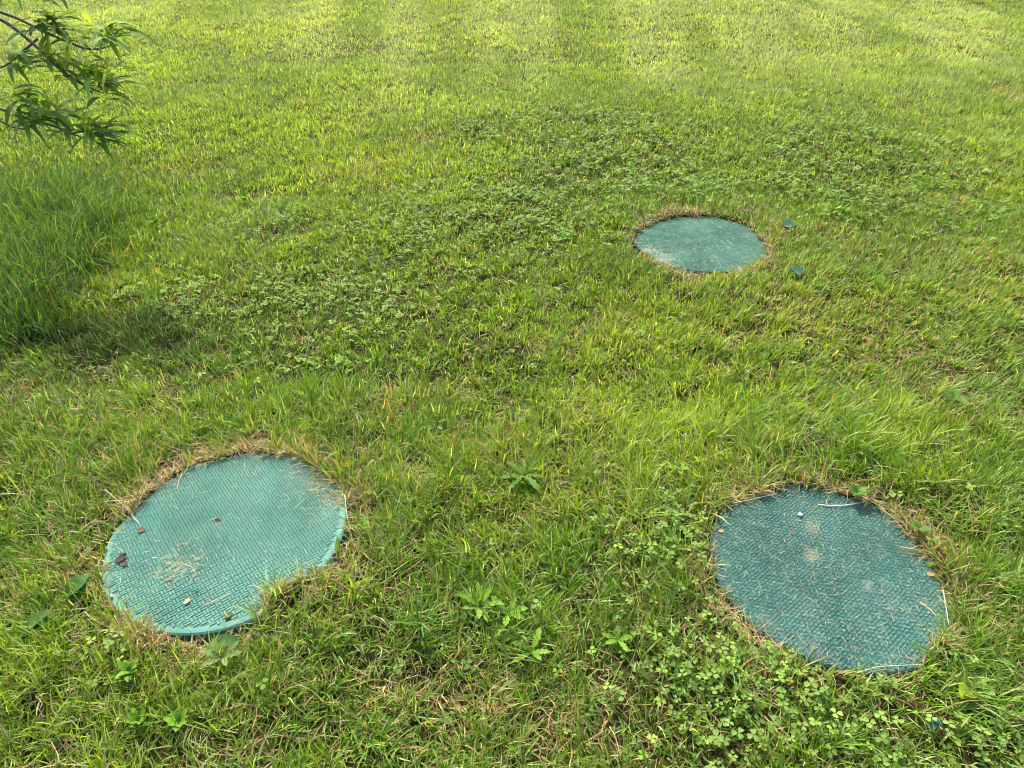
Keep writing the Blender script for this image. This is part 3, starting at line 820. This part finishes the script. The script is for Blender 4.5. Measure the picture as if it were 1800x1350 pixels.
# ------------------------------------------------------------------ broadleaf weeds
def lobed_leaf(name, parent, base, az, L, W, colr, droop=0.5, teeth=0, th0=0.9):
    """one leaf: toothed outline, midrib fold, arching along azimuth az"""
    R = 9 if teeth else 7
    pr = []
    for i in range(R):
        t = i/R
        if teeth: pr.append((0.14 + 0.86*math.sin(math.pi*min(1, t*0.9+0.08))**1.2*(0.35+t))*(1.0 if i % 2 else 0.55))
        else: pr.append(math.sin(math.pi*(0.06+0.90*t)**0.85)*1.0)
    V, Lp, Sz, C = strips(np.array([base]), az, th0, droop, L, W, pr, twist=random.uniform(-.3, .3), fold=0.28,
                          col0=np.array([colr])*0.9, col1=np.array([colr]), wob=0.05)
    return mesh_np(name, V, Lp, Sz, M_WEED, parent, color=C)
def weed(px, py, n, L, W, colr, label, name='dandelion_plant', cat='weed', teeth=1, az=None, th0=0.95, z=0.0):
    g = ground_at(px, py, 0.02)
    gz = float(height(np.array([g[0]]), np.array([g[1]]))[0])
    root = empty(name, (g[0], g[1], gz + z + (0.014 if not z and n > 3 else 0)))
    tag(root, label, cat)
    for k in range(n):
        a = (az + random.uniform(-.4, .4)) if az is not None else 2*math.pi*k/n + random.uniform(-.35, .35)
        lobed_leaf('leaf', root, (0, 0, 0.010), a, L*random.uniform(.75, 1.15), W*random.uniform(.85, 1.15),
                   np.array(colr)*random.uniform(.85, 1.15), random.uniform(.4, .9), teeth, th0 + random.uniform(-.25, .2))
    return root
YG = (0.14, 0.28, 0.026); MG = (0.085, 0.185, 0.030); DG = (0.045, 0.120, 0.030); BG = (0.085, 0.17, 0.045)
weed(845, 1075, 7, 0.062, 0.020, YG, 'bright green dandelion rosette between the two near lids, left one of a close pair')
weed(895, 1085, 6, 0.056, 0.019, YG, 'bright green dandelion rosette between the two near lids, right one of a close pair')
weed(920, 838, 6, 0.075, 0.028, MG, 'mid green broad-leaved weed in the grass right of the turquoise lid')
weed(1190, 835, 7, 0.036, 0.018, YG, 'small lime green weed above clover, upper left of the dusty lid', teeth=0)
weed(1085, 1130, 5, 0.050, 0.018, YG, 'small jagged weed left of the dusty lid at the level of its lower rim')
weed(935, 1150, 5, 0.060, 0.020, YG, 'small jagged weed below the close pair of dandelions')
weed(120, 1050, 3, 0.075, 0.042, DG, 'dark glossy plantain left of the turquoise lid', 'plantain_plant', teeth=0, az=0.5, th0=1.0)
weed(35, 1120, 3, 0.090, 0.040, BG, 'grey-green plantain near the left edge below the turquoise lid', 'plantain_plant', teeth=0, az=0.6, th0=1.0)
weed(425, 1140, 1, 0.075, 0.028, DG, 'broad green leaf lying just under the bottom rim of the turquoise lid', 'plantain_plant', teeth=0, az=2.9, th0=1.5, z=0.016)
weed(395, 1165, 6, 0.050, 0.020, (0.15, 0.22, 0.07), 'wilted pale weed on bare soil below the turquoise lid')
weed(235, 1190, 10, 0.034, 0.017, YG, 'bushy bright green weed below the left part of the turquoise lid', 'leafy_weed', teeth=0, th0=.6)
weed(250, 1275, 8, 0.030, 0.015, YG, 'small bright green weed near the bottom edge below the turquoise lid', 'leafy_weed', teeth=0, th0=.6)
weed(320, 1280, 8, 0.030, 0.015, YG, 'bright green weed at the bottom edge, right one of two small ones', 'leafy_weed', teeth=0, th0=.6)
weed(1697, 1222, 3, 0.045, 0.036, (0.26, 0.36, 0.03), 'single lime yellow leaf plant right below the dusty lid', 'leafy_weed', teeth=0, az=3.4, th0=1.1, z=0.02)
weed(272, 392, 8, 0.055, 0.020, YG, 'lime green weed at the right edge of the tall grass', 'leafy_weed', teeth=0, th0=.6)
weed(428, 345, 6, 0.060, 0.024, YG, 'upright light green weed beside a dead grass patch left of centre', 'leafy_weed', teeth=0, th0=.5)
weed(1680, 700, 5, 0.050, 0.022, MG, 'dark broad-leaved weed in a hollow above the dusty lid', 'leafy_weed', teeth=0, th0=1.0)
weed(640, 935, 5, 0.026, 0.012, YG, 'small light green weed beside the right rim of the turquoise lid', 'leafy_weed', teeth=0, th0=.8)
weed(1500, 880, 5, 0.035, 0.022, MG, 'small clover-like weed hanging over the upper rim of the dusty lid', 'leafy_weed', teeth=0, th0=.9)
weed(1607, 945, 4, 0.030, 0.020, MG, 'small green weed at the upper right rim of the dusty lid', 'leafy_weed', teeth=0, th0=.9)
weed(596, 985, 2, 0.070, 0.012, (0.20, 0.30, 0.06), 'two upright light green blades at the lower right rim of the turquoise lid', 'grass_tuft', 'grass tuft', teeth=0, az=1.4, th0=.2)
weed(740, 1110, 16, 0.10, 0.0042, (0.10, 0.21, 0.04), 'tuft of long arching dark green grass right of the turquoise lid', 'grass_tuft', 'grass tuft', teeth=0, th0=.55)

# ------------------------------------------------------------------ peach tree, trunk outside the frame at left
tree = empty('peach_tree', (-3.15, 3.15, 0))
tag(tree, 'peach tree with drooping narrow leaves reaching in at the upper left', 'tree')
T0 = np.array((-3.15, 3.15, 0.0))
BARK = (0.11, 0.085, 0.075)
def leaves_np(bases, az, th0, bend, L, W, col):
    n = len(bases)
    c = np.asarray(col)
    return strips(bases, az, th0, bend, L, W, (0.10, 0.62, 1.0, 0.92, 0.55), twist=rng.normal(0, .35, n), fold=0.35, col0=c*0.95, col1=c, wob=0.06)
p = Parts()
trunk = np.array([(0, 0, -0.03), (0.02, 0.0, 0.35), (0.05, -0.02, 0.75)]) 
p.tube(trunk, [0.075, 0.058, 0.052], 12, BARK)
p.build('trunk', M_BARK, tree)
LEAFG = np.array((0.160, 0.265, 0.075)); LEAFY = np.array((0.28, 0.40, 0.05))
def crown_branch(end, seed, nl=150, fixed=None, rad=0.03, twigs=4):
    """branch part with its leaves as a child"""
    r = np.random.default_rng(seed)
    a = np.array((0.05, -0.02, 0.72)); e = np.array(end)
    mid = a*0.45 + e*0.55 + np.array((0, 0, 0.22))
    t = np.linspace(0, 1, 9)[:, None]
    P = (1-t)**2*a + 2*t*(1-t)*mid + t**2*e
    b = Parts(); b.tube(P, np.linspace(rad, 0.006, 9), 8, BARK)
    bases = []
    for k in range(twigs):
        q = P[r.integers(3, 9)]; d = r.normal(0, 1, 3)*np.array((1, 1, .5)); d /= np.linalg.norm(d)
        ln = r.uniform(.25, .5); tt = np.linspace(0, 1, 5)[:, None]
        TP = q + d*ln*tt + np.array((0, 0, -0.12))*tt**2
        b.tube(TP, np.linspace(0.006, 0.002, 5), 6, BARK)
        bases += [TP[0] + (TP[-1]-TP[0])*u for u in r.random(nl//twigs)]
    o = b.build('branch', M_BARK, tree)
    bases = np.array(bases); n = len(bases)
    col = LEAFG*(1-r.random((n, 1))*.7) + LEAFY*r.random((n, 1))*.6
    V, Lp, Sz, C = leaves_np(bases, r.uniform(0, 6.28, n), r.uniform(.6, 1.6, n), r.uniform(.3, 1.2, n), r.uniform(.08, .14, n), r.uniform(.02, .03, n), col)
    mesh_np('leaves', V, Lp, Sz, M_PEACH, o, color=C)
for k, e in enumerate([(-1.1, 0.3, 1.5), (-0.9, -0.5, 1.5), (-0.6, 0.9, 1.6), (-0.6, 0.2, 1.9), (-1.0, -0.1, 1.2)]):
    crown_branch(e, 300+k, 190)

# the branches the photo shows, read off it at a depth near the tree
def seen_branch(pts, Ys, r0, clusters, seed, start):
    r = np.random.default_rng(seed)
    P = [point_at(q[0], q[1], Y) - T0 for q, Y in zip(pts, Ys)]
    P = np.array([np.array(start)] + P) if start is not None else np.array(P)
    t = np.linspace(0, len(P)-1, 3*(len(P)-1)+1)
    P2 = np.stack([np.interp(t, range(len(P)), P[:, i]) for i in range(3)], 1)
    for _ in range(2): P2[1:-1] = (P2[:-2] + 2*P2[1:-1] + P2[2:])/4
    b = Parts(); b.tube(P2, np.linspace(r0, 0.0022, len(P2)), 7, BARK)
    o = b.build('branch', M_BARK, tree)
    B = []; A = []; TH = []; BE = []; LL = []; WW = []; CC = []
    for (px, py, Y, n, spread, tip) in clusters:
        c = point_at(px, py, Y) - T0
        for k in range(int(n*1.7)):
            B.append(c + r.normal(0, spread, 3)); A.append(r.normal(0.0, 1.25))
            if tip and r.random() < 0.35:
                TH.append(r.uniform(.1, .8)); BE.append(r.uniform(.4, 1.3)); CC.append(LEAFY*r.uniform(.9, 1.4)); LL.append(r.uniform(.06, .10))
            else:
                TH.append(r.uniform(.9, 1.6)); BE.append(r.uniform(.8, 1.5)); CC.append((LEAFG*.6+LEAFY*.4*r.random())*r.uniform(.8, 1.5)); LL.append(r.uniform(.11, .18))
            WW.append(r.uniform(.016, .024))
    V, Lp, Sz, C = leaves_np(np.array(B), np.array(A), np.array(TH), np.array(BE), np.array(LL), np.array(WW), np.array(CC))
    mesh_np('leaves', V, Lp, Sz, M_PEACH, o, color=C)
ST = (0.05, -0.02, 0.74)
seen_branch([(-120,-40),(0,16),(28,24),(62,42),(105,62),(135,75),(155,81),(178,80),(195,74)], [3.0,2.95,2.93,2.9,2.86,2.84,2.82,2.8,2.8], 0.008,
            [(88,34,2.88,10,.018,1), (80,45,2.88,9,.02,0), (112,62,2.86,5,.015,0), (140,62,2.83,4,.02,0), (180,55,2.8,9,.015,1), (185,62,2.8,7,.02,0), (200,58,2.8,4,.015,1)], 1, (0.1, 0, 1.0))
seen_branch([(-140,-20),(0,25),(28,45),(55,68),(80,90),(92,104),(112,122),(135,135),(165,152),(182,158)], [2.95,2.88,2.86,2.84,2.82,2.8,2.78,2.77,2.75,2.74], 0.009,
            [(92,100,2.8,9,.018,1), (75,92,2.8,4,.015,0), (120,112,2.78,8,.02,1), (135,128,2.77,6,.018,0), (160,130,2.76,8,.02,1), (180,142,2.74,11,.018,1), (178,155,2.74,10,.02,0), (200,120,2.74,3,.01,0)], 2, (0.1, 0, .95))
seen_branch([(66,62),(46,80),(28,95),(16,106),(0,114),(-40,125)], [2.86,2.84,2.82,2.8,2.8,2.8], 0.005,
            [(20,102,2.8,9,.018,0), (30,98,2.81,4,.015,0)], 3, None)
seen_branch([(-120,150),(0,184),(25,195),(50,203),(85,212),(120,226),(145,236)], [2.85,2.74,2.72,2.7,2.68,2.66,2.65], 0.008,
            [(28,175,2.72,8,.02,1), (10,165,2.74,5,.02,0), (50,200,2.7,7,.02,0), (85,188,2.69,9,.018,1), (90,205,2.68,7,.02,0), (118,218,2.67,7,.018,0), (155,222,2.65,9,.018,1), (160,232,2.65,9,.018,0), (178,228,2.65,6,.012,0)], 4, (0.12, 0, .75))
seen_branch([(-90,170),(0,205),(20,218),(45,222),(55,216)], [2.8,2.7,2.69,2.68,2.68], 0.006, [(50,215,2.68,5,.015,0), (28,200,2.7,5,.02,0)], 5, (0.12, 0, .72))
seen_branch([(-120,-120),(-20,-60),(30,-30),(80,-22)], [3.0,2.95,2.93,2.92], 0.008, [(32,-28,2.93,9,.02,0), (60,-28,2.92,6,.02,0), (88,-26,2.92,6,.02,0), (5,-45,2.94,6,.02,0)], 6, (0.1, 0, 1.05))
